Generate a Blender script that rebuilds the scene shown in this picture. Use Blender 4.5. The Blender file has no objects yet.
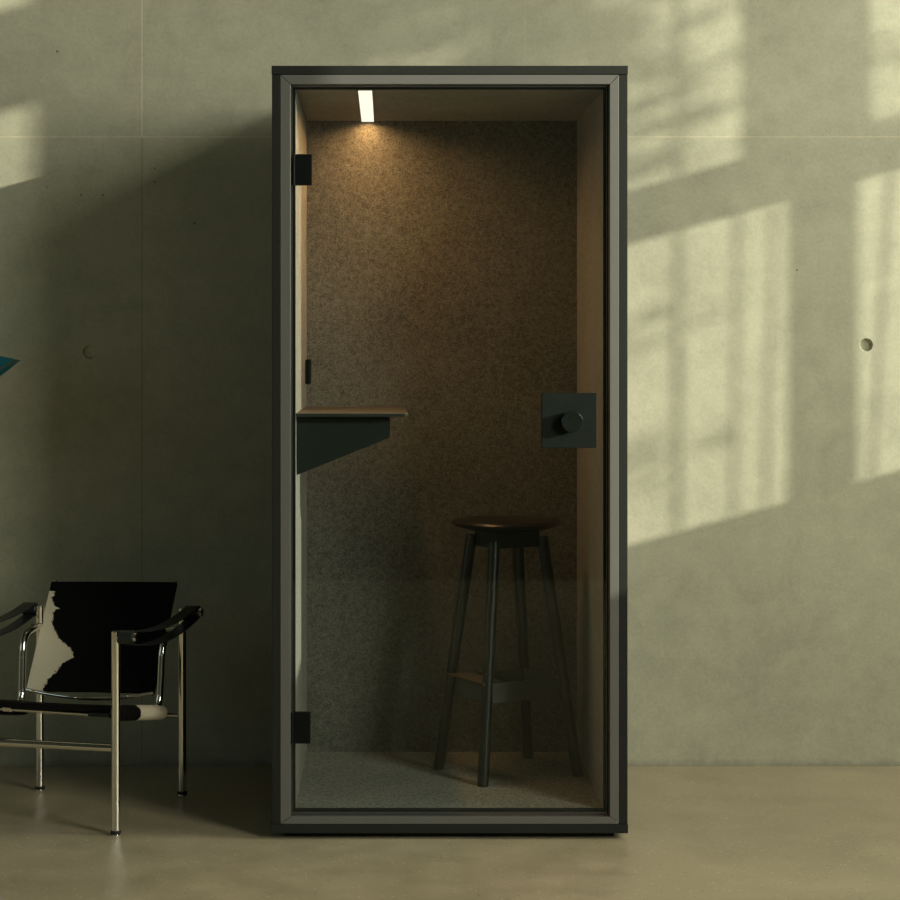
import bpy, bmesh, math, random
from mathutils import Vector, Matrix
PI = math.pi
R = math.radians
scene = bpy.context.scene
COL = scene.collection
random.seed(7)

# ------------------------------------------------------------------ frame of reference
# camera stands at the origin, looks along +Y; 2038 px focal length, principal point (388, 347) of 900x900
F, PX, PY, CH = 2038.0, 388.0, 347.0, 1.386
def at(px, py, y):
    return Vector(((px - PX) / F * y, y, CH - (py - PY) / F * y))

YW = 6.74          # back wall
YF = 5.74          # booth front
XR = 4.5           # window wall

# ------------------------------------------------------------------ object helpers
def link(name, bm, mat, parent=None, smooth=False, mats=None):
    bmesh.ops.recalc_face_normals(bm, faces=bm.faces[:])
    me = bpy.data.meshes.new(name)
    bm.to_mesh(me); bm.free()
    for m in (mats or [mat]): me.materials.append(m)
    if smooth:
        for p in me.polygons: p.use_smooth = True
        me.set_sharp_from_angle(angle=R(38))
    o = bpy.data.objects.new(name, me)
    COL.objects.link(o)
    if parent: o.parent = parent
    return o

def thing(name, label, cat, loc=(0, 0, 0), rz=0.0):
    o = bpy.data.objects.new(name, None)
    o.empty_display_size = 0.1
    o.location = loc; o.rotation_euler = (0, 0, rz)
    o['label'] = label; o['category'] = cat
    COL.objects.link(o)
    return o

def struct(o):
    o['kind'] = 'structure'
    return o

def box(bm, x0, x1, y0, y1, z0, z1, bev=0.0, seg=2):
    ret = bmesh.ops.create_cube(bm, size=1.0)
    vs = ret['verts']
    for v in vs:
        v.co = Vector((x0 + (v.co.x + .5) * (x1 - x0), y0 + (v.co.y + .5) * (y1 - y0), z0 + (v.co.z + .5) * (z1 - z0)))
    if bev:
        es = list({e for v in vs for e in v.link_edges})
        bmesh.ops.bevel(bm, geom=es, offset=bev, segments=seg, profile=.5, affect='EDGES')
    return bm

def mbox(*a, **k):
    return box(bmesh.new(), *a, **k)

def prism(bm, pts, d):
    """polygon (list of 3D points) pushed along vector d"""
    d = Vector(d)
    a = [bm.verts.new(p) for p in pts]
    b = [bm.verts.new(Vector(p) + d) for p in pts]
    n = len(pts)
    bm.faces.new(a); bm.faces.new(b[::-1])
    for i in range(n):
        bm.faces.new((a[i], a[(i + 1) % n], b[(i + 1) % n], b[i]))
    return bm

def fillet(pts, rad, n=7):
    pts = [Vector(p) for p in pts]
    out = [pts[0]]
    for i in range(1, len(pts) - 1):
        p, a, b = pts[i], pts[i - 1], pts[i + 1]
        da, db = (a - p), (b - p)
        r = min(rad, da.length * .48, db.length * .48)
        s, e = p + da.normalized() * r, p + db.normalized() * r
        for k in range(n + 1):
            t = k / n
            out.append(s * (1 - t) ** 2 + p * 2 * t * (1 - t) + e * t * t)
    out.append(pts[-1])
    return out

def tube(bm, pts, r, seg=20, caps=True, r_end=None):
    pts = [Vector(p) for p in pts]
    n = len(pts)
    tan = []
    for i in range(n):
        a = pts[max(i - 1, 0)]; b = pts[min(i + 1, n - 1)]
        tan.append((b - a).normalized())
    ref = Vector((0, 0, 1)) if abs(tan[0].z) < .9 else Vector((1, 0, 0))
    nor = tan[0].cross(ref).normalized()
    rings = []
    for i in range(n):
        nor = (nor - tan[i] * nor.dot(tan[i])).normalized()
        bi = tan[i].cross(nor)
        rr = r if r_end is None else r + (r_end - r) * i / (n - 1)
        rings.append([bm.verts.new(pts[i] + (nor * math.cos(2 * PI * k / seg) + bi * math.sin(2 * PI * k / seg)) * rr) for k in range(seg)])
    for i in range(n - 1):
        for k in range(seg):
            bm.faces.new((rings[i][k], rings[i][(k + 1) % seg], rings[i + 1][(k + 1) % seg], rings[i + 1][k]))
    if caps:
        bm.faces.new(rings[0][::-1]); bm.faces.new(rings[-1])
    return bm

def lathe(bm, prof, c=(0, 0, 0), axis='Z', seg=48):
    """prof: list of (radius, height)"""
    c = Vector(c)
    rings = []
    for r, h in prof:
        ring = []
        if r < 1e-6:
            p = Vector((0, 0, h))
            if axis == 'Y': p = Vector((0, h, 0))
            ring = [bm.verts.new(c + p)]
        else:
            for k in range(seg):
                a = 2 * PI * k / seg
                if axis == 'Z': p = Vector((r * math.cos(a), r * math.sin(a), h))
                else: p = Vector((r * math.cos(a), h, r * math.sin(a)))
                ring.append(bm.verts.new(c + p))
        rings.append(ring)
    for i in range(len(rings) - 1):
        A, B = rings[i], rings[i + 1]
        for k in range(seg):
            k2 = (k + 1) % seg
            if len(A) == 1 and len(B) == 1: continue
            if len(A) == 1: bm.faces.new((A[0], B[k], B[k2]))
            elif len(B) == 1: bm.faces.new((A[k], A[k2], B[0]))
            else: bm.faces.new((A[k], A[k2], B[k2], B[k]))
    return bm

# ------------------------------------------------------------------ materials
class NT:
    def __init__(s, name):
        s.m = bpy.data.materials.new(name); s.m.use_nodes = True
        s.t = s.m.node_tree; s.t.nodes.clear()
        s.out = s.n('ShaderNodeOutputMaterial')
    def n(s, kind, **kw):
        nd = s.t.nodes.new(kind)
        for k, v in kw.items(): setattr(nd, k, v)
        return nd
    def l(s, a, b): s.t.links.new(a, b)
    def val(s, sock, v):
        if hasattr(v, 'is_linked') or isinstance(v, bpy.types.NodeSocket): s.l(v, sock)
        else: sock.default_value = v
    def math(s, op, a, b=0.0, c=None, clamp=False):
        nd = s.n('ShaderNodeMath', operation=op, use_clamp=clamp)
        s.val(nd.inputs[0], a); s.val(nd.inputs[1], b)
        if c is not None: s.val(nd.inputs[2], c)
        return nd.outputs[0]
    def maprange(s, v, a, b, c=0.0, d=1.0, smooth=False):
        nd = s.n('ShaderNodeMapRange', interpolation_type='SMOOTHSTEP' if smooth else 'LINEAR')
        s.val(nd.inputs['Value'], v)
        nd.inputs['From Min'].default_value = a; nd.inputs['From Max'].default_value = b
        nd.inputs['To Min'].default_value = c; nd.inputs['To Max'].default_value = d
        return nd.outputs['Result']
    def mix(s, f, a, b):
        nd = s.n('ShaderNodeMix', data_type='RGBA')
        s.val(nd.inputs[0], f)
        for k, v in ((6, a), (7, b)):
            if isinstance(v, (tuple, list)): nd.inputs[k].default_value = (*v[:3], 1)
            else: s.l(v, nd.inputs[k])
        return nd.outputs[2]
    def noise(s, vec, scale, detail=4, rough=.55, dist=0.0):
        nd = s.n('ShaderNodeTexNoise')
        nd.inputs['Scale'].default_value = scale; nd.inputs['Detail'].default_value = detail
        nd.inputs['Roughness'].default_value = rough; nd.inputs['Distortion'].default_value = dist
        s.l(vec, nd.inputs['Vector'])
        return nd.outputs['Fac']
    def coords(s, scale=(1, 1, 1)):
        tc = s.n('ShaderNodeTexCoord')
        if scale == (1, 1, 1): return tc.outputs['Object']
        mp = s.n('ShaderNodeMapping'); mp.inputs['Scale'].default_value = scale
        s.l(tc.outputs['Object'], mp.inputs['Vector'])
        return mp.outputs['Vector']
    def bsdf(s, col, rough=.5, metal=0.0, spec=.5, bump=None, bstr=.2, bdist=.002, **kw):
        p = s.n('ShaderNodeBsdfPrincipled')
        if isinstance(col, (tuple, list)): p.inputs['Base Color'].default_value = (*col[:3], 1)
        else: s.l(col, p.inputs['Base Color'])
        s.val(p.inputs['Roughness'], rough); s.val(p.inputs['Metallic'], metal)
        p.inputs['Specular IOR Level'].default_value = spec
        for k, v in kw.items(): p.inputs[k].default_value = v
        if bump is not None:
            b = s.n('ShaderNodeBump'); b.inputs['Strength'].default_value = bstr; b.inputs['Distance'].default_value = bdist
            s.l(bump, b.inputs['Height']); s.l(b.outputs[0], p.inputs['Normal'])
        s.l(p.outputs[0], s.out.inputs[0])
        return s.m

def m_concrete():
    t = NT('concrete_wall')
    c = t.coords()
    sep = t.n('ShaderNodeSeparateXYZ'); t.l(c, sep.inputs[0])
    x, z = sep.outputs[0], sep.outputs[2]
    big = t.noise(c, 1.1, 5, .6, .4)
    streak = t.noise(t.coords((1, 1, 2.6)), 1.7, 6, .6, .3)
    mid = t.noise(c, 11, 7, .7)
    fine = t.noise(c, 95, 4, .75)
    v = t.math('MULTIPLY_ADD', big, .5, t.math('MULTIPLY_ADD', streak, .38, t.math('MULTIPLY', mid, .57)))
    v = t.math('MULTIPLY_ADD', fine, .5, t.math('SUBTRACT', v, .13))
    f = t.maprange(v, .60, 1.08)
    col = t.mix(f, (.325, .325, .245), (.485, .475, .355))
    # cast-panel joints: a level one, and upright ones at each formwork edge
    def line(sock, pos, w, wob=0.0):
        d = t.math('ABSOLUTE', t.math('SUBTRACT', sock, pos))
        if wob: d = t.math('ADD', d, t.math('MULTIPLY', t.math('SUBTRACT', t.noise(c, 28, 3), .5), wob))
        return t.maprange(d, w * .5, w * 1.5, 1, 0)
    lh = line(z, 2.081, .0022, .006)
    above = t.math('GREATER_THAN', z, 2.081)
    lv = t.math('ADD', line(x, -.8137, .0022, .003), t.math('MULTIPLY', line(x, .4532, .0016, .003), .35), clamp=True)
    lv = t.math('ADD', lv, line(x, 1.72, .002, .003), clamp=True)
    brk = t.maprange(t.noise(c, 14, 5, .7), .40, .62, .08, 1)
    pale = t.math('MULTIPLY', t.math('ADD', t.math('MULTIPLY', lh, .75), t.math('MULTIPLY', lv, above), clamp=True), t.math('MULTIPLY', t.math('ADD', t.math('MULTIPLY', brk, .7), .3), .6))
    dark = t.math('MULTIPLY', t.math('MULTIPLY', lv, t.math('SUBTRACT', 1.0, above)), .3)
    col = t.mix(pale, col, (.74, .66, .46))
    col = t.mix(dark, col, (.10, .10, .08))
    # grime along the foot of the wall
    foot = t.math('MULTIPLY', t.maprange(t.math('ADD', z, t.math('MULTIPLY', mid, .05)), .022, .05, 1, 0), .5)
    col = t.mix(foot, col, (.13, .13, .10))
    # pinholes of trapped air
    vo = t.n('ShaderNodeTexVoronoi', feature='F1'); vo.inputs['Scale'].default_value = 11
    t.l(c, vo.inputs['Vector'])
    sv = t.n('ShaderNodeSeparateColor'); t.l(vo.outputs['Color'], sv.inputs[0])
    hole = t.math('MULTIPLY', t.math('LESS_THAN', vo.outputs['Distance'], .045), t.math('GREATER_THAN', sv.outputs[0], .965))
    for px, py, rad in ((103, 195, .0035), (81, 195, .003), (154.5, 168.5, .003), (154.5, 182, .003), (47, 187, .0025), (797, 270, .003), (75, 208, .002)):
        p = at(px, py, YW)
        dd = t.math('SQRT', t.math('ADD', t.math('POWER', t.math('ABSOLUTE', t.math('SUBTRACT', x, p.x)), 2.0), t.math('POWER', t.math('ABSOLUTE', t.math('SUBTRACT', z, p.z)), 2.0)))
        hole = t.math('MAXIMUM', hole, t.math('LESS_THAN', dd, rad))
    col = t.mix(t.math('MULTIPLY', hole, .75), col, (.06, .06, .05))
    # faint darker trowel smudges low on the wall and across it
    sm = t.noise(t.coords((1, 1, .7)), 4.2, 7, .72, 1.2)
    col = t.mix(t.maprange(sm, .54, .74, 0, .30), col, (.20, .215, .165))
    bh = t.math('ADD', t.math('MULTIPLY', mid, .6), t.math('MULTIPLY', fine, .35))
    bh = t.math('SUBTRACT', bh, t.math('MULTIPLY', hole, 1.0))
    return t.bsdf(col, .72, spec=.35, bump=bh, bstr=.22, bdist=.006)

def m_floor():
    t = NT('polished_concrete')
    c = t.coords()
    big = t.noise(c, 1.3, 5, .6, .5); mid = t.noise(c, 6, 6, .65); fine = t.noise(c, 120, 3, .7)
    v = t.math('MULTIPLY_ADD', big, .5, t.math('MULTIPLY_ADD', mid, .5, t.math('MULTIPLY', fine, .3)))
    col = t.mix(t.maprange(v, .45, .85), (.30, .255, .165), (.45, .385, .26))
    vo = t.n('ShaderNodeTexVoronoi', feature='F1'); vo.inputs['Scale'].default_value = 70
    t.l(c, vo.inputs['Vector'])
    sv = t.n('ShaderNodeSeparateColor'); t.l(vo.outputs['Color'], sv.inputs[0])
    fleck = t.math('MULTIPLY', t.math('LESS_THAN', vo.outputs['Distance'], .28), t.math('GREATER_THAN', sv.outputs[0], .8))
    col = t.mix(t.math('MULTIPLY', fleck, .55), col, (.62, .52, .36))
    fd = t.math('MULTIPLY', t.math('LESS_THAN', vo.outputs['Distance'], .25), t.math('LESS_THAN', sv.outputs[0], .12))
    col = t.mix(t.math('MULTIPLY', fd, .5), col, (.12, .10, .07))
    rg = t.maprange(mid, .3, .7, .30, .48)
    return t.bsdf(col, rg, spec=.45, bump=mid, bstr=.04, bdist=.004)

def m_felt(name, a, b, scale=170):
    t = NT(name)
    c = t.coords()
    f1 = t.noise(c, scale, 3, .75); f2 = t.noise(c, scale * .33, 2, .6); big = t.noise(c, 4, 3)
    v = t.math('MULTIPLY_ADD', f1, .8, t.math('MULTIPLY_ADD', f2, .3, t.math('MULTIPLY', big, .15)))
    col = t.mix(t.maprange(v, .46, .80), a, b)
    return t.bsdf(col, .95, spec=.12, bump=f1, bstr=.35, bdist=.003, **{'Sheen Weight': .12, 'Sheen Roughness': .6})

def m_plain(name, col, rough=.5, metal=0.0, spec=.5, var=.12, scale=60, bstr=.05):
    t = NT(name)
    c = t.coords()
    nz = t.noise(c, scale, 4)
    dk = tuple(x * (1 - var) for x in col); lt = tuple(min(1, x * (1 + var)) for x in col)
    cc = t.mix(t.maprange(nz, .3, .7), dk, lt)
    rg = t.maprange(t.noise(c, scale * .3, 3), .3, .7, max(0.02, rough * .88), min(1, rough * 1.12))
    return t.bsdf(cc, rg, metal, spec, bump=nz if bstr else None, bstr=bstr, bdist=.0008)

def m_wood(name, a, b, rough):
    t = NT(name)
    c = t.coords((1, 9, 9))
    nz = t.noise(c, 14, 5, .6, .8)
    col = t.mix(t.maprange(nz, .3, .7), a, b)
    return t.bsdf(col, rough, spec=.5, bump=nz, bstr=.06, bdist=.0008)

def m_glass():
    t = NT('door_glass')
    fr = t.n('ShaderNodeFresnel')
    geo = t.n('ShaderNodeNewGeometry')      # the pane is not refracted through, so both faces use the outer ratio
    t.l(t.math('MULTIPLY_ADD', geo.outputs['Backfacing'], 1 / 1.31 - 1.31, 1.31), fr.inputs['IOR'])
    tr = t.n('ShaderNodeBsdfTransparent'); tr.inputs[0].default_value = (.93, .955, .94, 1)
    gl = t.n('ShaderNodeBsdfGlossy'); gl.inputs['Roughness'].default_value = .012
    gl.inputs['Color'].default_value = (.95, 1, .97, 1)
    mx = t.n('ShaderNodeMixShader')
    t.l(fr.outputs[0], mx.inputs[0]); t.l(tr.outputs[0], mx.inputs[1]); t.l(gl.outputs[0], mx.inputs[2])
    t.l(mx.outputs[0], t.out.inputs[0])
    return t.m

def m_emit(name, col, st):
    t = NT(name)
    e = t.n('ShaderNodeEmission'); e.inputs[0].default_value = (*col, 1); e.inputs[1].default_value = st
    t.l(e.outputs[0], t.out.inputs[0])
    return t.m

BLK, WHT = (.0035, .0038, .004), (.60, .54, .41)
def m_hide_back():
    """black hide with one pale patch along the left edge of the back"""
    t = NT('cowhide_back')
    c = t.coords()
    sep = t.n('ShaderNodeSeparateXYZ'); t.l(c, sep.inputs[0])
    w = t.math('DIVIDE', t.math('SUBTRACT', sep.outputs[0], .006 + .009), .412)
    h = t.maprange(sep.outputs[2], .338, .65)
    ramp = t.n('ShaderNodeValToRGB')
    pts = [(0, .15), (.075, .165), (.15, .22), (.22, .245), (.28, .33), (.36, .295), (.45, .19), (.59, .11), (.70, .105), (.735, .135), (.76, .10), (.83, .065), (.89, .09), (.905, 0)]
    el = ramp.color_ramp.elements
    while len(el) < len(pts): el.new(.5)
    for e, (p, v) in zip(el, pts):
        e.position = p
    for e, (p, v) in zip(el, pts):
        e.color = (v, v, v, 1)
    t.l(h, ramp.inputs[0])
    rag = t.math('MULTIPLY', t.math('SUBTRACT', t.noise(c, 120, 4, .75), .5), .085)
    f = t.math('ADD', t.math('SUBTRACT', ramp.outputs[0], .012), rag)
    f = t.math('MULTIPLY', f, t.math('LESS_THAN', h, .905))
    mask = t.math('LESS_THAN', w, f)
    hair = t.noise(t.coords((140, 140, 12)), 3, 3)
    pale = t.mix(hair, (.56, .50, .37), (.74, .68, .52))
    col = t.mix(mask, BLK, pale)
    return t.bsdf(col, .7, spec=.08, bump=hair, bstr=.15, bdist=.001)

def m_hide_seat():
    """black hide that turns pale along the rear of its rolled sides"""
    t = NT('cowhide_seat')
    c = t.coords()
    sep = t.n('ShaderNodeSeparateXYZ'); t.l(c, sep.inputs[0])
    rag = t.math('MULTIPLY', t.math('SUBTRACT', t.noise(c, 90, 4, .7), .5), .03)
    mask = t.math('MULTIPLY', t.math('GREATER_THAN', t.math('ADD', sep.outputs[1], rag), .165), t.math('GREATER_THAN', t.math('ADD', sep.outputs[0], rag), .385))
    hair = t.noise(t.coords((140, 30, 140)), 3, 3)
    pale = t.mix(hair, (.56, .49, .36), (.72, .65, .50))
    col = t.mix(mask, (.005, .0045, .004), pale)
    return t.bsdf(col, .7, spec=.1, bump=hair, bstr=.3, bdist=.002)

M = dict(
    concrete=m_concrete(), floor=m_floor(),
    plaster=m_plain('grey_plaster', (.075, .078, .065), .9, spec=.2, var=.15, scale=3),
    shell=m_plain('charcoal_laminate', (.016, .0185, .0155), .6, spec=.2, var=.10, scale=220),
    trim=m_plain('anodised_grey_trim', (.145, .146, .137), .42, metal=.2, spec=.4, var=.06, scale=260),
    gasket=m_plain('black_gasket', (.006, .007, .007), .6, spec=.3),
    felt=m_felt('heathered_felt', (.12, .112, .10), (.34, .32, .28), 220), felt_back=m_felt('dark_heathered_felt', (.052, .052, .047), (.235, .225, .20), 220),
    carpet=m_felt('flecked_carpet', (.018, .018, .015), (.33, .32, .26), 200),
    glass=m_glass(),
    black=m_plain('black_powder_coat', (.003, .0045, .0042), .5, spec=.15),
    plate=m_plain('dark_green_grey_metal', (.005, .0085, .0072), .55, spec=.14),
    knob=m_plain('dark_satin_metal', (.005, .0085, .0072), .2, spec=.6),
    desk=m_wood('walnut_desk_top', (.06, .048, .034), (.10, .08, .056), .45),
    deskedge=m_plain('desk_edge_band', (.010, .013, .012), .4, metal=.1),
    light=m_emit('warm_led_diffuser', (1.0, .89, .70), 1.4),
    seat=m_wood('black_stained_ash_seat', (.006, .005, .004), (.018, .012, .009), .30),
    footplate=m_plain('grey_green_steel', (.085, .085, .075), .4, spec=.5),
    ledge=m_plain('brown_footrest', (.11, .085, .06), .5),  # lighter and browner than the rest of the footrest
    leg=m_plain('black_stained_ash_leg', (.005, .0075, .007), .34, spec=.6, scale=200, var=.02, bstr=0),
    steel=m_plain('dark_teal_steel', (.010, .015, .0145), .42, spec=.4),
    chrome=m_plain('chrome', (.78, .76, .70), .11, metal=1.0, var=.02, bstr=.01),
    rubber=m_plain('black_rubber', (.008, .008, .008), .7),
    leather=m_plain('black_leather', (.010, .014, .014), .42, spec=.5, scale=300, bstr=.2),
    hide_back=m_hide_back(), hide_seat=m_hide_seat(),
    hide_tuft=m_plain('pale_hide', (.62, .54, .40), .7, spec=.2, scale=300, bstr=.4),
    teal=m_plain('teal_lacquer', (.004, .10, .125), .35, spec=.5, var=.05),
    added_bar=m_plain('added_bar_paint', (.10, .10, .095), .5),  # for the unseen bars added at the openings
    foliage=m_plain('leaf_green', (.05, .09, .03), .7), bark=m_plain('bark', (.09, .07, .05), .9),
)

# ------------------------------------------------------------------ the room
X0, X1, Y0, ZC = -6.0, XR, -0.6, 5.2
b = mbox(X0, X1, Y0, YW + .3, -.2, 0)
struct(link('floor', b, M['floor']))

# back wall with two conical tie holes
holes = [(-.9855, 1.3695, .0235, .009), (1.5815, 1.3930, .0225, .017)]
def wall_with_holes():
    bm = bmesh.new()
    S = .06
    xs = sorted([X0, X1] + [h[0] - S for h in holes] + [h[0] + S for h in holes])
    z0h = min(h[1] for h in holes) - S; z1h = max(h[1] for h in holes) + S
    zs = [0, z0h, z1h, ZC]
    V = {}
    def v(x, z):
        k = (round(x, 5), round(z, 5))
        if k not in V: V[k] = bm.verts.new((x, YW, z))
        return V[k]
    for i in range(len(xs) - 1):
        for j in range(3):
            if j == 1 and any(abs((xs[i] + xs[i + 1]) / 2 - h[0]) < 1e-4 for h in holes): continue
            bm.faces.new((v(xs[i], zs[j]), v(xs[i + 1], zs[j]), v(xs[i + 1], zs[j + 1]), v(xs[i], zs[j + 1])))
    n = 32
    for hx, hz, hr, hd in holes:
        a0, a1, c0, c1 = hx - S, hx + S, z0h, z1h
        outer, rim, inner, bot = [], [], [], []
        for k in range(n):
            a = 2 * PI * (k + .5) / n
            dx, dz = math.cos(a), math.sin(a)
            s = min((S / abs(dx)), ((c1 - hz) if dz > 0 else (hz - c0)) / abs(dz))
            outer.append(bm.verts.new((hx + dx * s, YW, hz + dz * s)))
            rim.append(bm.verts.new((hx + dx * hr, YW, hz + dz * hr)))
            inner.append(bm.verts.new((hx + dx * (hr - .001), YW + .0015, hz + dz * (hr - .001))))
            bot.append(bm.verts.new((hx + dx * (hr - .005), YW + hd, hz + dz * (hr - .005))))
        for k in range(n):
            k2 = (k + 1) % n
            for A, B in ((outer, rim), (rim, inner), (inner, bot)):
                bm.faces.new((A[k], A[k2], B[k2], B[k]))
        bm.faces.new(bot)
        # corner fillers
        for cx, cz in ((a0, c0), (a1, c0), (a1, c1), (a0, c1)):
            ang = math.atan2(cz - hz, cx - hx)
            k = int(math.floor((ang % (2 * PI)) / (2 * PI / n) - .5)) % n
            bm.faces.new((v(cx, cz), outer[k], outer[(k + 1) % n]))
    # thickness behind
    q = [bm.verts.new(p) for p in ((X0, YW + .3, 0), (X1, YW + .3, 0), (X1, YW + .3, ZC), (X0, YW + .3, ZC))]
    bm.faces.new(q)
    o = v(X0, 0), v(X1, 0), v(X1, ZC), v(X0, ZC)
    return bm
wb = wall_with_holes()
bmesh.ops.recalc_face_normals(wb, faces=wb.faces[:])
me = bpy.data.meshes.new('wall_back'); 
for f in wb.faces:
    if f.calc_center_median().y < YW + .05 and f.normal.y > 0.0 and abs(f.normal.y) > .5: f.normal_flip()
wb.to_mesh(me); wb.free(); me.materials.append(M['concrete'])
o = bpy.data.objects.new('wall_back', me); COL.objects.link(o); struct(o)

wl = bmesh.new()
for a in ((Y0, 1.6, 0, ZC), (5.2, YW, 0, ZC), (1.6, 5.2, 0, 1.2), (1.6, 5.2, 4.0, ZC)): box(wl, X0 - .2, X0, *a)  # opening added for the fill light
struct(link('wall_left', wl, M['plaster']))
wf = bmesh.new()
ring_b = lambda y: box(wf, X0 - .12, X0 - .07, y - .025, y + .025, 1.2, 4.0)
for y in (1.625, 2.8, 4.0, 5.175): ring_b(y)
struct(link('added_fill_window', wf, M['added_bar']))  # bars of an unseen window, added to go with the fill light
struct(link('wall_front', mbox(X0, X1, Y0 - .2, Y0, 0, ZC), M['plaster']))
struct(link('ceiling', mbox(X0, X1, Y0, YW, ZC, ZC + .2), M['plaster']))

# window wall: openings given as (distance from back wall, height)
SILL, TOP = 1.761, 4.85
OPEN = [  # t0, t1, z0, z1, window number
    (1.02, 1.425, SILL, 2.767, 1), (1.02, 1.405, 2.935, TOP, 1),
    (1.515, 2.20, SILL, 2.767, 2), (1.588, 2.20, 2.935, TOP, 2),
    (2.705, 3.25, SILL, 3.78, 3), (2.705, 3.25, 4.11, TOP, 3),
    (4.9, 7.2, SILL, TOP, 4),
]
def window_wall():
    bm = bmesh.new()
    ts = sorted({-.0, YW - Y0} | {o[0] for o in OPEN} | {o[1] for o in OPEN})
    zs = sorted({0, ZC} | {o[2] for o in OPEN} | {o[3] for o in OPEN})
    for i in range(len(ts) - 1):
        tm = (ts[i] + ts[i + 1]) / 2
        j = 0
        while j < len(zs) - 1:
            def is_open(jj):
                zm = (zs[jj] + zs[jj + 1]) / 2
                return any(o[0] < tm < o[1] and o[2] < zm < o[3] for o in OPEN)
            if is_open(j): j += 1; continue
            k = j
            while k + 1 < len(zs) - 1 and not is_open(k + 1): k += 1
            box(bm, XR, XR + .05, YW - ts[i + 1], YW - ts[i], zs[j], zs[k + 1])
            j = k + 1
    return bm
struct(link('wall_right', window_wall(), M['plaster']))
def rod(bm, xw0, z0, xw1, z1, r):
    """a thin unseen bar, added so its shadow streak lands at xw on the back wall"""
    bmx = []
    for xw, z in ((xw0, z0), (xw1, z1)):
        t = (XR - .02 - xw) / 2.1
        bmx.append(Vector((XR - .02, YW - t, z)))
    tube(bm, bmx, r, 8)
w = bmesh.new()
rod(w, 1.66, 2.767, 1.60, SILL, .005)
struct(link('shadow_rod_1', w, M['added_bar']))  # unseen bar, added to cast one slanted streak of shade
w = bmesh.new()
rod(w, .965, TOP, .955, SILL, .007)
rod(w, 1.158, 2.767, 1.14, SILL, .005)
rod(w, 1.275, 2.767, 1.248, SILL, .005)
struct(link('shadow_rods_2', w, M['added_bar']))  # unseen bars, added for the upright streaks in the sun patch

# unseen leaf clumps added beyond the windows to break up the sun
SUN = Vector((2.1, -1.0, .584))         # towards the sun
def exterior():
    bm = bmesh.new()
    rnd = random.Random(3)
    def leaf(p, s):
        n = Vector((rnd.uniform(-1, 1), rnd.uniform(-1, 1), rnd.uniform(-1, 1))).normalized()
        a = n.orthogonal().normalized(); c = n.cross(a)
        q = [p + a * s, p + c * s * .5, p - a * s, p - c * s * .5]
        bm.faces.new([bm.verts.new(x) for x in q])
    def cluster(px, py, rx, rz, n, s=.035, d=3.4):
        base = at(px, py, YW)
        for _ in range(n):
            u, v_ = rnd.gauss(0, .5), rnd.gauss(0, .5)
            p = base + Vector((u * rx, 0, v_ * rz + .278 * u * rx)) + SUN * (d + rnd.uniform(-.3, .3))
            leaf(p, s * rnd.uniform(.6, 1.3))
    # px, py = where the shade of the clump falls on the concrete
    cluster(560, 20, .42, .35, 341, .05)
    cluster(420, 10, .40, .30, 176, .05)
    cluster(650, 80, .3, .04, 27)
    cluster(690, 115, .34, .03, 33)
    cluster(660, 165, .3, .06, 27)
    cluster(890, 60, .3, .3, 49)
    cluster(30, 60, .3, .05, 16)
    cluster(655, 450, .3, .10, 26)
    cluster(650, 330, .3, .12, 26)
    return bm
struct(link('added_shade_foliage', exterior(), M['foliage']))

# ------------------------------------------------------------------ the booth
XI0, XI1, YI0, YI1, ZI0, ZI1 = -.2625, .611, 5.79, 6.59, .077, 2.117
def fx(px): return (px - PX) / 355.0
def fz(py): return CH - (py - PY) / 355.0
BX = .176
booth = thing('phone_booth', 'charcoal one-person phone booth with a glass door, standing against the concrete wall', 'phone booth', (BX, 6.2, 0))
def P(name, bm, mat, parent=None, smooth=False):
    """a booth part drawn in room coordinates, stored in booth coordinates"""
    bmesh.ops.translate(bm, verts=bm.verts[:], vec=(-BX, -6.2, 0))
    return link(name, bm, mat, parent or booth, smooth)
YB = 6.66
xl0, xl1, xr0, xr1 = fx(271.9), fx(280.1), fx(619.2), fx(627.6)
zt0, zt1, zb0, zb1 = fz(74.4), fz(65.8), fz(833), fz(824.3)
P('side_panel', mbox(xl0, xl1, YF, YB, zb1 + .0008, zt0 - .0008, bev=.0015), M['shell'])
P('side_panel', mbox(xr0, xr1, YF, YB, zb1 + .0008, zt0 - .0008, bev=.0015), M['shell'])
P('roof_panel', mbox(xl0 - .001, xr1 + .001, YF - .002, YB, zt0, zt1, bev=.0015), M['shell'])
P('base_panel', mbox(xl0 - .003, xr1 + .001, YF - .004, YB, zb0, zb1, bev=.0015), M['shell'])
P('plinth', mbox(xl0 + .035, xr1 - .035, YF + .035, YB - .03, 0, zb0), M['gasket'])
P('back_panel', mbox(xl1, xr0, YI1 + .02, YB - .002, zb1, zt0), M['shell'])
# mitred front trim
ox0, ox1, oz0, oz1 = fx(280.4), fx(618.9), fz(823.9), fz(74.9)
ix0, ix1, iz0, iz1 = fx(290.5), fx(609.8), fz(816.8), fz(84.2)
g = .0007
def trim_piece(c):
    bm = bmesh.new(); prism(bm, [Vector((p[0], YF - .001, p[1])) for p in c], (0, .045, 0))
    bmesh.ops.bevel(bm, geom=bm.edges[:], offset=.0008, segments=1, affect='EDGES')
    P('front_trim', bm, M['trim'])
trim_piece([(ox0, oz0 + g), (ox0, oz1 - g), (ix0, iz1 - g), (ix0, iz0 + g)])
trim_piece([(ox1, oz0 + g), (ix1, iz0 + g), (ix1, iz1 - g), (ox1, oz1 - g)])
trim_piece([(ox0 + g, oz1), (ox1 - g, oz1), (ix1 - g, iz1), (ix0 + g, iz1)])
trim_piece([(ox0 + g, oz0), (ix0 + g, iz0), (ix1 - g, iz0), (ox1 - g, oz0)])
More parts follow.
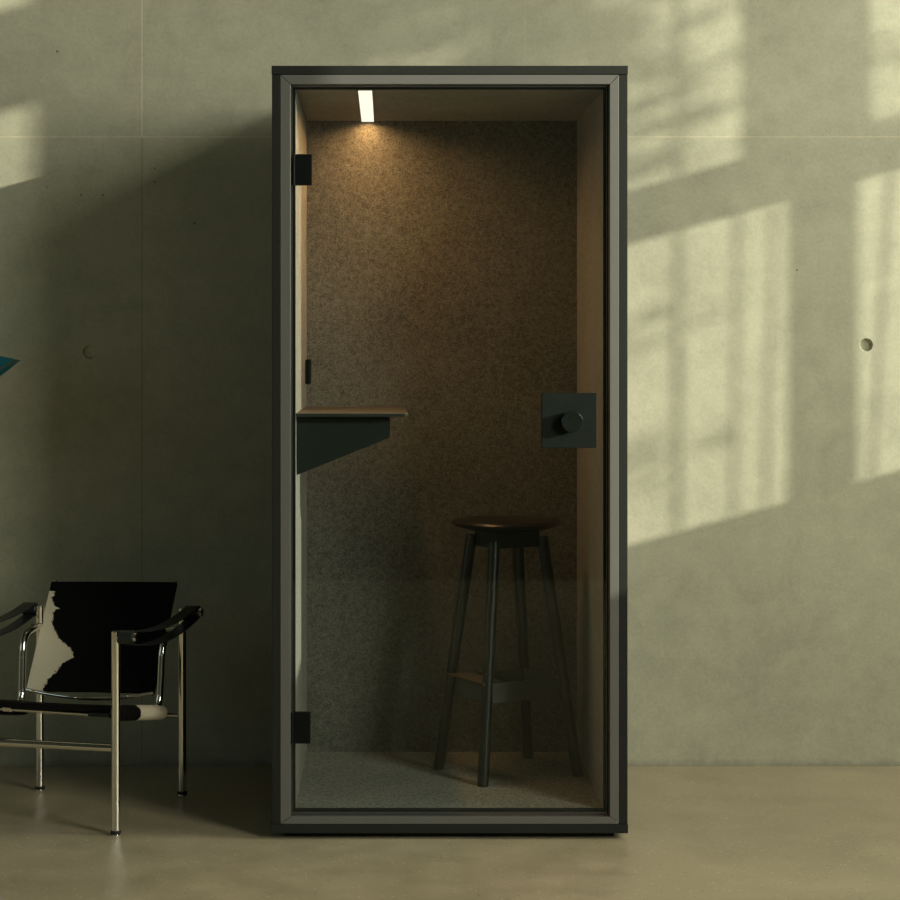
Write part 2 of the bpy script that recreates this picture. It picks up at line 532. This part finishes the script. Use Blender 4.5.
# black door jamb between trim and lining
jb = bmesh.new()
def ring(bm, a, c, y0, y1):
    (ax0, ax1, az0, az1), (cx0, cx1, cz0, cz1) = a, c
    box(bm, ax0, cx0, y0, y1, az0, az1); box(bm, cx1, ax1, y0, y1, az0, az1)
    box(bm, cx0, cx1, y0, y1, cz1, az1); box(bm, cx0, cx1, y0, y1, az0, cz0)
ring(jb, (xl1 + .0005, xr0 - .0005, zb1 + .0005, zt0 - .0005), (XI0, XI1, ZI0, ZI1), YF + .0445, YI0)
P('door_jamb', jb, M['gasket'])
# felt linings
P('wall_lining', mbox(xl1 + .001, XI0, YI0 + .0005, YI1, ZI0, ZI1), M['felt'])
P('wall_lining', mbox(XI1, xr0 - .001, YI0 + .0005, YI1, ZI0, ZI1), M['felt'])
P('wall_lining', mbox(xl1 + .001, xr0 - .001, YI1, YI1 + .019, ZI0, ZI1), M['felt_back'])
P('ceiling_lining', mbox(xl1 + .001, xr0 - .001, YI0 + .0005, YI1 + .019, ZI1, zt0 - .001), M['felt'])
P('floor_carpet', mbox(xl1 + .001, xr0 - .001, YI0 + .0005, YI1 + .019, zb1 + .001, ZI0), M['carpet'])
# strip lamp let into the ceiling
ls = P('strip_light', mbox(-.089, -.0415, 5.796, 6.586, ZI1 - .0015, ZI1 + .004), M['deskedge'])
P('diffuser', mbox(-.085, -.0455, 5.799, 6.583, ZI1 - .0035, ZI1 - .001), M['light'], ls)
# glass door
gx0, gx1, gz0, gz1 = fx(291.9), fx(607.0), fz(813.6), fz(86.2)
gy = YF + .012
door = P('glass_door', mbox(gx0, gx1, gy, gy + .008, gz0, gz1), M['glass'])
eb = bmesh.new()
ring(eb, (gx0 - .0012, gx1 + .0012, gz0 - .0012, gz1 + .0012), (gx0, gx1, gz0, gz1), gy + .001, gy + .007)
P('glass_edge', eb, M['trim'], door)
sb = bmesh.new()
box(sb, gx0 + .003, gx0 + .008, gy + .009, gy + .022, gz0 + .02, gz1 - .004)
P('door_seal', sb, M['plate'], door)
for y0, y1, hx in ((154, 185, 0), (713, 744, -1.6)):
    hb = mbox(fx(295.4 + hx), fx(311.8 + hx), gy - .006, gy - .0002, fz(y1), fz(y0), bev=.001)
    box(hb, fx(295.4 + hx), fx(311.8 + hx), gy + .0082, gy + .014, fz(y1), fz(y0), bev=.001)
    hg = P('hinge', hb, M['black'], door)
    kb = bmesh.new()
    xk = fx(293.4 + hx)
    for k in range(3):
        za = fz(y1) + (fz(y0) - fz(y1)) * (k / 3 + .01); zb_ = fz(y1) + (fz(y0) - fz(y1)) * ((k + 1) / 3 - .01)
        tube(kb, [(xk, gy - .004, za), (xk, gy - .004, zb_)], .0052, 16)
    P('knuckle', kb, M['black'], door, True)
hp = mbox(fx(542), fx(596.8), gy - .006, gy - .0002, fz(448), fz(393), bev=.0012)
box(hp, fx(542), fx(596.8), gy + .0082, gy + .014, fz(448), fz(393), bev=.0012)
P('handle_plate', hp, M['plate'], door)
kc = (fx(571.5), gy - .006, fz(421.4))
kb = lathe(bmesh.new(), [(0, -.033), (.0285, -.033), (.03, -.0315), (.03, -.012), (.024, -.0035), (.024, 0), (0, 0)], kc, 'Y', 56)
P('door_knob', kb, M['knob'], door, True)
# desk: shelf on the left wall with a bracket below
dx1, dz1 = .0575, 1.197
dk = bmesh.new()
prof = [(XI0, dz1), (dx1 - .010, dz1), (dx1 - .004, dz1 - .001), (dx1, dz1 - .005), (dx1 - .004, dz1 - .009), (dx1 - .010, dz1 - .010), (XI0, dz1 - .010)]
prism(dk, [Vector((x, 5.803, z)) for x, z in prof], (0, .66, 0))
desk = P('desk_shelf', dk, M['desk'])
eb = mbox(XI0, dx1 - .009, 5.8005, 5.8028, dz1 - .0095, dz1 - .0008, bev=.0006)
P('edge_band', eb, M['deskedge'], desk)
def fb(px, py): return at(px, py, 5.835)
pl = [fb(296.9, 417.6), fb(390, 417.6), fb(390, 435), fb(388.7, 438), fb(385.5, 439.4), fb(296.9, 475)]
for q in pl: q.x = max(q.x, XI0)
bk = bmesh.new(); prism(bk, pl, (0, .004, 0))
prism(bk, [fb(296.9, 417.6), fb(390, 417.6), fb(390, 417.0), fb(296.9, 417.0)], (0, .55, 0))
P('bracket', bk, M['plate'], desk)
# small black control box on the left lining
cb = mbox(XI0, XI0 + .0168, 6.455, 6.545, 1.268, 1.347, bev=.004)
P('control_box', cb, M['black'])

# ------------------------------------------------------------------ bar stool in the booth
SC = Vector((.365, 6.277, ZI0))
stool = thing('bar_stool', 'dark round-seated bar stool with four splayed legs and a square footrest, inside the booth', 'stool', SC)
feet = [Vector((-.210, .045)), Vector((-.082, -.200)), Vector((.214, -.057)), Vector((.081, .213))]
ztop = .735
def legpt(i, z):       # centre of leg i at height z above the booth floor
    k = 1 - .5 * z / ztop
    return Vector((feet[i].x * k, feet[i].y * k, z))
sp = lathe(bmesh.new(), [(0, .779), (.120, .7785), (.159, .7775), (.168, .775), (.172, .770), (.169, .765), (.150, .757), (.116, .748), (0, .748)], (0, 0, 0), 'Z', 72)
link('seat', sp, M['seat'], stool, True)
for i in range(4):
    a, t_ = legpt(i, 0), legpt(i, ztop - (.018 if i in (1, 3) else .006))
    lb = bmesh.new(); d = (t_ - a).normalized()
    tube(lb, [a, a + d * .004, t_ - d * .004, t_], 0.0172, 24)
    for v in lb.verts:
        if v.co.z < .003: v.co.z = 0
    lo = link('leg', lb, M['leg'], stool, True)
    # two bolt heads near the top
    bb = bmesh.new()
    outw = Vector((feet[i].x, feet[i].y, 0)).normalized()
    for zz in (.69, .715):
        c = legpt(i, zz) + outw * .0168
        tube(bb, [c, c + outw * .0022], .004, 12)
    link('bolt', bb, M['steel'], lo, True)
def ring_plate(bm, z0, z1, inset, th, skip=()):
    for i in range(4):
        if i in skip: continue
        j = (i + 1) % 4
        a0, b0 = legpt(i, z0) * 1, legpt(j, z0) * 1
        a1, b1 = legpt(i, z1) * 1, legpt(j, z1) * 1
        def sh(p): return Vector((p.x * inset, p.y * inset, p.z))
        q = [sh(a0), sh(b0), sh(b1), sh(a1)]
        mid = (q[0] + q[1]) / 2; nrm = Vector((mid.x, mid.y, 0)).normalized()
        prism(bm, q, nrm * -th)
ap = bmesh.new(); ring_plate(ap, .697, .747, .93, .004)
link('apron', ap, M['steel'], stool)
ft = bmesh.new()
ring_plate(ft, .238, .296, .95, .004)
link('footrest', ft, M['footplate'], stool)
# wide ledge of the footrest along the left-hand front side
la, lb_ = legpt(0, .297), legpt(1, .297)
mid = (la + lb_) / 2; nrm = Vector((mid.x, mid.y, 0)).normalized(); along = (lb_ - la).normalized()
lg = bmesh.new()
o0, o1 = la - along * .012, lb_ + along * .012
i0, i1 = la - nrm * .055 + along * .02, lb_ - nrm * .055 - along * .02
prism(lg, [o0 + nrm * .022, o1 + nrm * .022, i1, i0], (0, 0, .004))
link('footrest_ledge', lg, M['ledge'], stool)

# ------------------------------------------------------------------ armchair
AX, AY = -1.224, 5.90
chair = thing('armchair', 'sling armchair in black and white cowhide on a chromed tube frame', 'armchair', (AX, AY, 0), R(-14))
W, D, HT, r = .465, .53, .579, .0125
def tb(name, pts, rr, mat='chrome', parent=None, rad=0, seg=20):
    if rad: pts = fillet(pts, rad)
    return link(name, tube(bmesh.new(), pts, rr, seg), M[mat], parent or chair, True)
for u, v in ((0, 0), (W, 0), (0, D), (W, D)):
    lg = lathe(bmesh.new(), [(0, .014), (r, .014), (r, HT - .002), (r - .002, HT), (0, HT)], (u, v, 0), 'Z', 28)
    lo = link('leg', lg, M['chrome'], chair, True)
    fc = lathe(bmesh.new(), [(0, .004), (r + .002, .004), (r + .0025, .012), (r + .001, .014), (0, .014)], (u, v, 0), 'Z', 28)
    link('foot_cap', fc, M['rubber'], lo, True)
    fg = lathe(bmesh.new(), [(0, 0), (r, 0), (r + .001, .002), (r + .0005, .004), (0, .004)], (u, v, 0), 'Z', 28)
    link('glide', fg, M['chrome'], lo, True)
tb('stretcher', [(r * .8, 0, .247), (W - r * .8, 0, .247)], .0115)
tb('stretcher', [(r * .8, D, .247), (W - r * .8, D, .247)], .0085)
for u in (.012, W - .012):
    s = 1 if u > .2 else -1
    tb('seat_tube', [(u, .012, .346), (u, .365, .287), (u + s * .004, .385, .505), (u + s * .01, D - .008, .516)], .0105, rad=.055)
tb('front_rod', [(.012, .055, .336), (W - .012, .055, .328)], .0062)
tb('hide_wrap', [(.096, .055, .338), (.104, .055, .338), (.112, .055, .3378), (.120, .055, .3377)], .012, 'hide_tuft')
tb('hide_wrap', [(W - .105, .055, .333), (W - .02, .055, .332)], .010, 'leather')
# seat sling
def seat_mesh():
    bm = bmesh.new()
    nu, nv = 20, 14
    grid = []
    for side in (0, 1):
        gg = []
        for i in range(nu + 1):
            row = []
            for j in range(nv + 1):
                u = .012 + (W - .024) * i / nu
                v = .035 + .345 * j / nv
                zb_ = .346 - (.346 - .287) * (v - .012) / .353
                sag = .014 * (1 - (2 * i / nu - 1) ** 2) * (.25 + .75 * math.sin(PI * min(1, j / nv * 1.0)))
                row.append(bm.verts.new((u, v, zb_ + .018 - sag - side * .016)))
            gg.append(row)
        grid.append(gg)
    for i in range(nu):
        for j in range(nv):
            a, c = grid
            bm.faces.new((a[i][j], a[i + 1][j], a[i + 1][j + 1], a[i][j + 1]))
            bm.faces.new((c[i][j], c[i][j + 1], c[i + 1][j + 1], c[i + 1][j]))
    a, c = grid
    for i in range(nu):
        bm.faces.new((a[i][0], c[i][0], c[i + 1][0], a[i + 1][0]))
        bm.faces.new((a[i][nv], a[i + 1][nv], c[i + 1][nv], c[i][nv]))
    for j in range(nv):
        bm.faces.new((a[0][j], a[0][j + 1], c[0][j + 1], c[0][j]))
        bm.faces.new((a[nu][j], c[nu][j], c[nu][j + 1], a[nu][j + 1]))
    return bm
seat = link('seat', seat_mesh(), M['hide_seat'], chair, True)
for u in (.012, W - .012):
    pts = [Vector((u, .03 + .345 * k / 16, .3435 - .059 * (.018 + .345 * k / 16) / .353)) for k in range(17)]
    bm = bmesh.new(); tube(bm, pts, .0225, 24)
    rn = random.Random(5)
    for v in bm.verts: v.co += Vector((rn.uniform(-1, 1), 0, rn.uniform(-1, 1))) * .0008
    link('seat_roll', bm, M['hide_seat'], seat, True)
# back sling, leaning
def back_pt(w, h, off=0.0):
    u = .006 + .412 * w
    v = .41 + .195 * h + .018 * (1 - (2 * w - 1) ** 2) * (1 - .6 * h)
    z = .338 + .312 * h - .005 * (1 - w) - .003 * (1 - h)
    n = Vector((0, .312, -.195)).normalized()
    return Vector((u, v, z)) + n * off
def back_mesh():
    bm = bmesh.new()
    nw, nh = 24, 20
    F_ = [[bm.verts.new(back_pt(i / nw, j / nh, 0)) for j in range(nh + 1)] for i in range(nw + 1)]
    B_ = [[bm.verts.new(back_pt(i / nw, j / nh, .012)) for j in range(nh + 1)] for i in range(nw + 1)]
    for i in range(nw):
        for j in range(nh):
            bm.faces.new((F_[i][j], F_[i + 1][j], F_[i + 1][j + 1], F_[i][j + 1]))
            bm.faces.new((B_[i][j], B_[i][j + 1], B_[i + 1][j + 1], B_[i + 1][j]))
    for i in range(nw):
        bm.faces.new((F_[i][0], B_[i][0], B_[i + 1][0], F_[i + 1][0]))
        bm.faces.new((F_[i][nh], F_[i + 1][nh], B_[i + 1][nh], B_[i][nh]))
    for j in range(nh):
        bm.faces.new((F_[0][j], F_[0][j + 1], B_[0][j + 1], B_[0][j]))
        bm.faces.new((F_[nw][j], B_[nw][j], B_[nw][j + 1], F_[nw][j + 1]))
    return bm
back = link('backrest', back_mesh(), M['hide_back'], chair, True)
for w_ in (.02, .98):
    tb('back_tube', [back_pt(w_, -.01, .008), back_pt(w_, 1.018, .008)], .0065, parent=back)
bow = [Vector((.008, .41, .334)), Vector((.075, .385, .327)), Vector((.17, .366, .321)), Vector((.2325, .36, .3195)), Vector((.295, .366, .321)), Vector((.36, .385, .327)), Vector((.417, .41, .334))]
tb('back_bow', fillet(bow, .05, 4), .0055, parent=back)
for w_, s in ((0, -1), (1, 1)):        # pivots that carry the back on the tubes
    p = Vector((.006 + .412 * w_, .517, .512))
    tb('pivot', [p, p + Vector((s * .028, 0, .002))], .006, parent=back)
# arm straps looped round two stubs
def strap(u0, u1):
    rad, th = .0185, .0032
    cf, cr = Vector((0, .563)), Vector((D, .567))          # (v, z)
    path = []
    def sagline(a, b_, s):
        for k in range(1, 14):
            t = k / 14
            p = a.lerp(b_, t); path.append(Vector((p.x, p.y - s * 4 * t * (1 - t))))
    for k in range(11):                                     # around the front stub
        an = -PI / 2 - PI * k / 10
        path.append(cf + Vector((math.cos(an), math.sin(an))) * rad)
    sagline(cf + Vector((0, rad)), cr + Vector((0, rad)), .026)
    for k in range(11):
        an = PI / 2 - PI * k / 10
        path.append(cr + Vector((math.cos(an), math.sin(an))) * rad)
    sagline(cr - Vector((0, rad)), cf - Vector((0, rad)), .030)
    bm = bmesh.new(); n = len(path); rings = []
    for i in range(n):
        tg = (path[(i + 1) % n] - path[i - 1]).normalized(); nn = Vector((-tg.y, tg.x))
        q = []
        for s_, uu in ((1, u0), (1, u1), (-1, u1), (-1, u0)):
            p = path[i] + nn * th * .5 * s_
            q.append(bm.verts.new((uu, p.x, p.y)))
        rings.append(q)
    for i in range(n):
        A, B = rings[i], rings[(i + 1) % n]
        for k in range(4): bm.faces.new((A[k], A[(k + 1) % 4], B[(k + 1) % 4], B[k]))
    return bm
for s, ub in ((1, W), (-1, 0)):
    u0, u1 = ub + s * .0135, ub + s * .054
    st = link('arm_strap', strap(min(u0, u1), max(u0, u1)), M['leather'], chair, True)
    for v, z in ((0, .563), (D, .567)):
        sbm = bmesh.new(); tube(sbm, [(ub, v, z), (ub + s * .060, v, z)], .0105, 20)
        link('arm_stub', sbm, M['chrome'], st, True)
        sbm = bmesh.new(); tube(sbm, [(ub + s * .013, v, z), (ub + s * .055, v, z)], .0168, 24)
        link('sleeve', sbm, M['leather'], st, True)
        sbm = bmesh.new(); tube(sbm, [(ub + s * .055, v, z), (ub + s * .061, v, z), (ub + s * .064, v, z)], .0135, 20)
        link('end_cap', sbm, M['chrome'], st, True)

# the frame stands slightly out of square
done = set()
for o in chair.children_recursive:
    if o.data in done: continue
    done.add(o.data)
    for v in o.data.vertices:
        q = v.co.y / D; wu = v.co.x / W
        v.co.y -= .040 * (1 - wu) * q
        v.co.x += (.009 * wu + .018 * (1 - wu)) * q

# ------------------------------------------------------------------ teal metal piece at the left edge
yr, ye = 6.40, 6.52
T, A_, B_ = at(20.3, 360.2, ye), at(-120, 331, ye), at(-95, 451, ye)
Rt, Rb = at(13.5, 359.2, yr), at(-100, 428, yr)
Ab = at(-120, 331, ye)
wall_art = thing('wall_sculpture', 'teal faceted metal sculpture on the wall, its pointed tip above the armchair', 'sculpture', (T.x - .2, YW, T.z))
off = -Vector(wall_art.location)
bm = bmesh.new()
vs = [bm.verts.new(p + off) for p in (T, A_, B_, Rt, Rb)]
bk_ = [bm.verts.new(p + off + Vector((0, .012, 0))) for p in (T, A_, B_)]
t_, a_, b_, r0, r1 = vs
bm.faces.new((t_, a_, r0)); bm.faces.new((a_, r1, r0)); bm.faces.new((t_, r0, r1, b_)); bm.faces.new((a_, b_, r1))
bm.faces.new((t_, bk_[0], bk_[1], a_)); bm.faces.new((a_, bk_[1], bk_[2], b_)); bm.faces.new((b_, bk_[2], bk_[0], t_)); bm.faces.new(bk_)
link('folded_plate', bm, M['teal'], wall_art)
bm = bmesh.new(); cm = (T + A_ + B_) / 3 + off
tube(bm, [Vector((cm.x, ye + .012 - YW, cm.z)), Vector((cm.x, 0, cm.z))], .02, 20)
link('wall_mount', bm, M['black'], wall_art, True)

# ------------------------------------------------------------------ light
sun = bpy.data.lights.new('sun', 'SUN'); sun.energy = 5.3; sun.angle = R(.45); sun.color = (1, .95, .76)
so = bpy.data.objects.new('sun', sun); COL.objects.link(so)
so.rotation_euler = SUN.to_track_quat('Z', 'Y').to_euler()
def sky_fill_lamp(name, t0, t1, z0, z1, rad, left=False, col=(1, .985, .80)):
    L = bpy.data.lights.new(name, 'AREA'); L.shape = 'RECTANGLE'
    L.size = z1 - z0; L.size_y = t1 - t0
    L.energy = rad * PI * L.size * L.size_y
    L.color = col
    o = bpy.data.objects.new(name, L); COL.objects.link(o)
    o.location = (X0 + .01 if left else XR - .01, YW - (t0 + t1) / 2, (z0 + z1) / 2); o.rotation_euler = (0, R(-90 if left else 90), 0)
SKY = 12.0
for k, (t0, t1, z0, z1, n) in enumerate(OPEN):
    sky_fill_lamp('window_and_fill_light', t0, t1, z0, z1, SKY * {1: 1.25, 2: 1.25, 3: .5, 4: 1.35}[n])
sky_fill_lamp('window_and_fill_light', YW - 5.2, YW - 1.6, 1.2, 4.0, .30, True, (.62, 1, .84))  # added fill light for the left side, tinted green; no window known there
# the strip lamp's own light: warm, thrown downwards
L = bpy.data.lights.new('strip_lamp', 'AREA'); L.shape = 'RECTANGLE'; L.size = .038; L.size_y = .77
L.energy = 4.6; L.color = (1.0, .52, .19); L.spread = R(164)
o = bpy.data.objects.new('strip_lamp', L); COL.objects.link(o)
o.location = (-.065, 6.19, ZI1 - .0045)

w = bpy.data.worlds.new('world'); scene.world = w; w.use_nodes = True
bg = w.node_tree.nodes['Background']; bg.inputs[0].default_value = (.75, .85, 1, 1); bg.inputs[1].default_value = .5

# ------------------------------------------------------------------ camera
cam = bpy.data.cameras.new('camera'); cam.sensor_width = 36; cam.sensor_fit = 'HORIZONTAL'
cam.lens = 36 * F / 900
cam.shift_x = (450 - PX) / 900; cam.shift_y = -(450 - PY) / 900
cam.clip_start = .05
co = bpy.data.objects.new('camera', cam); COL.objects.link(co)
co.location = (0, 0, CH); co.rotation_euler = (R(90), 0, 0)
scene.camera = co

vs = scene.view_settings
vs.view_transform = 'Standard'; vs.look = 'None'; vs.gamma = 1; vs.exposure = 0; vs.use_curve_mapping = False
scene.cycles.max_bounces = 8
scene.cycles.transparent_max_bounces = 12
scene.cycles.use_denoising = True
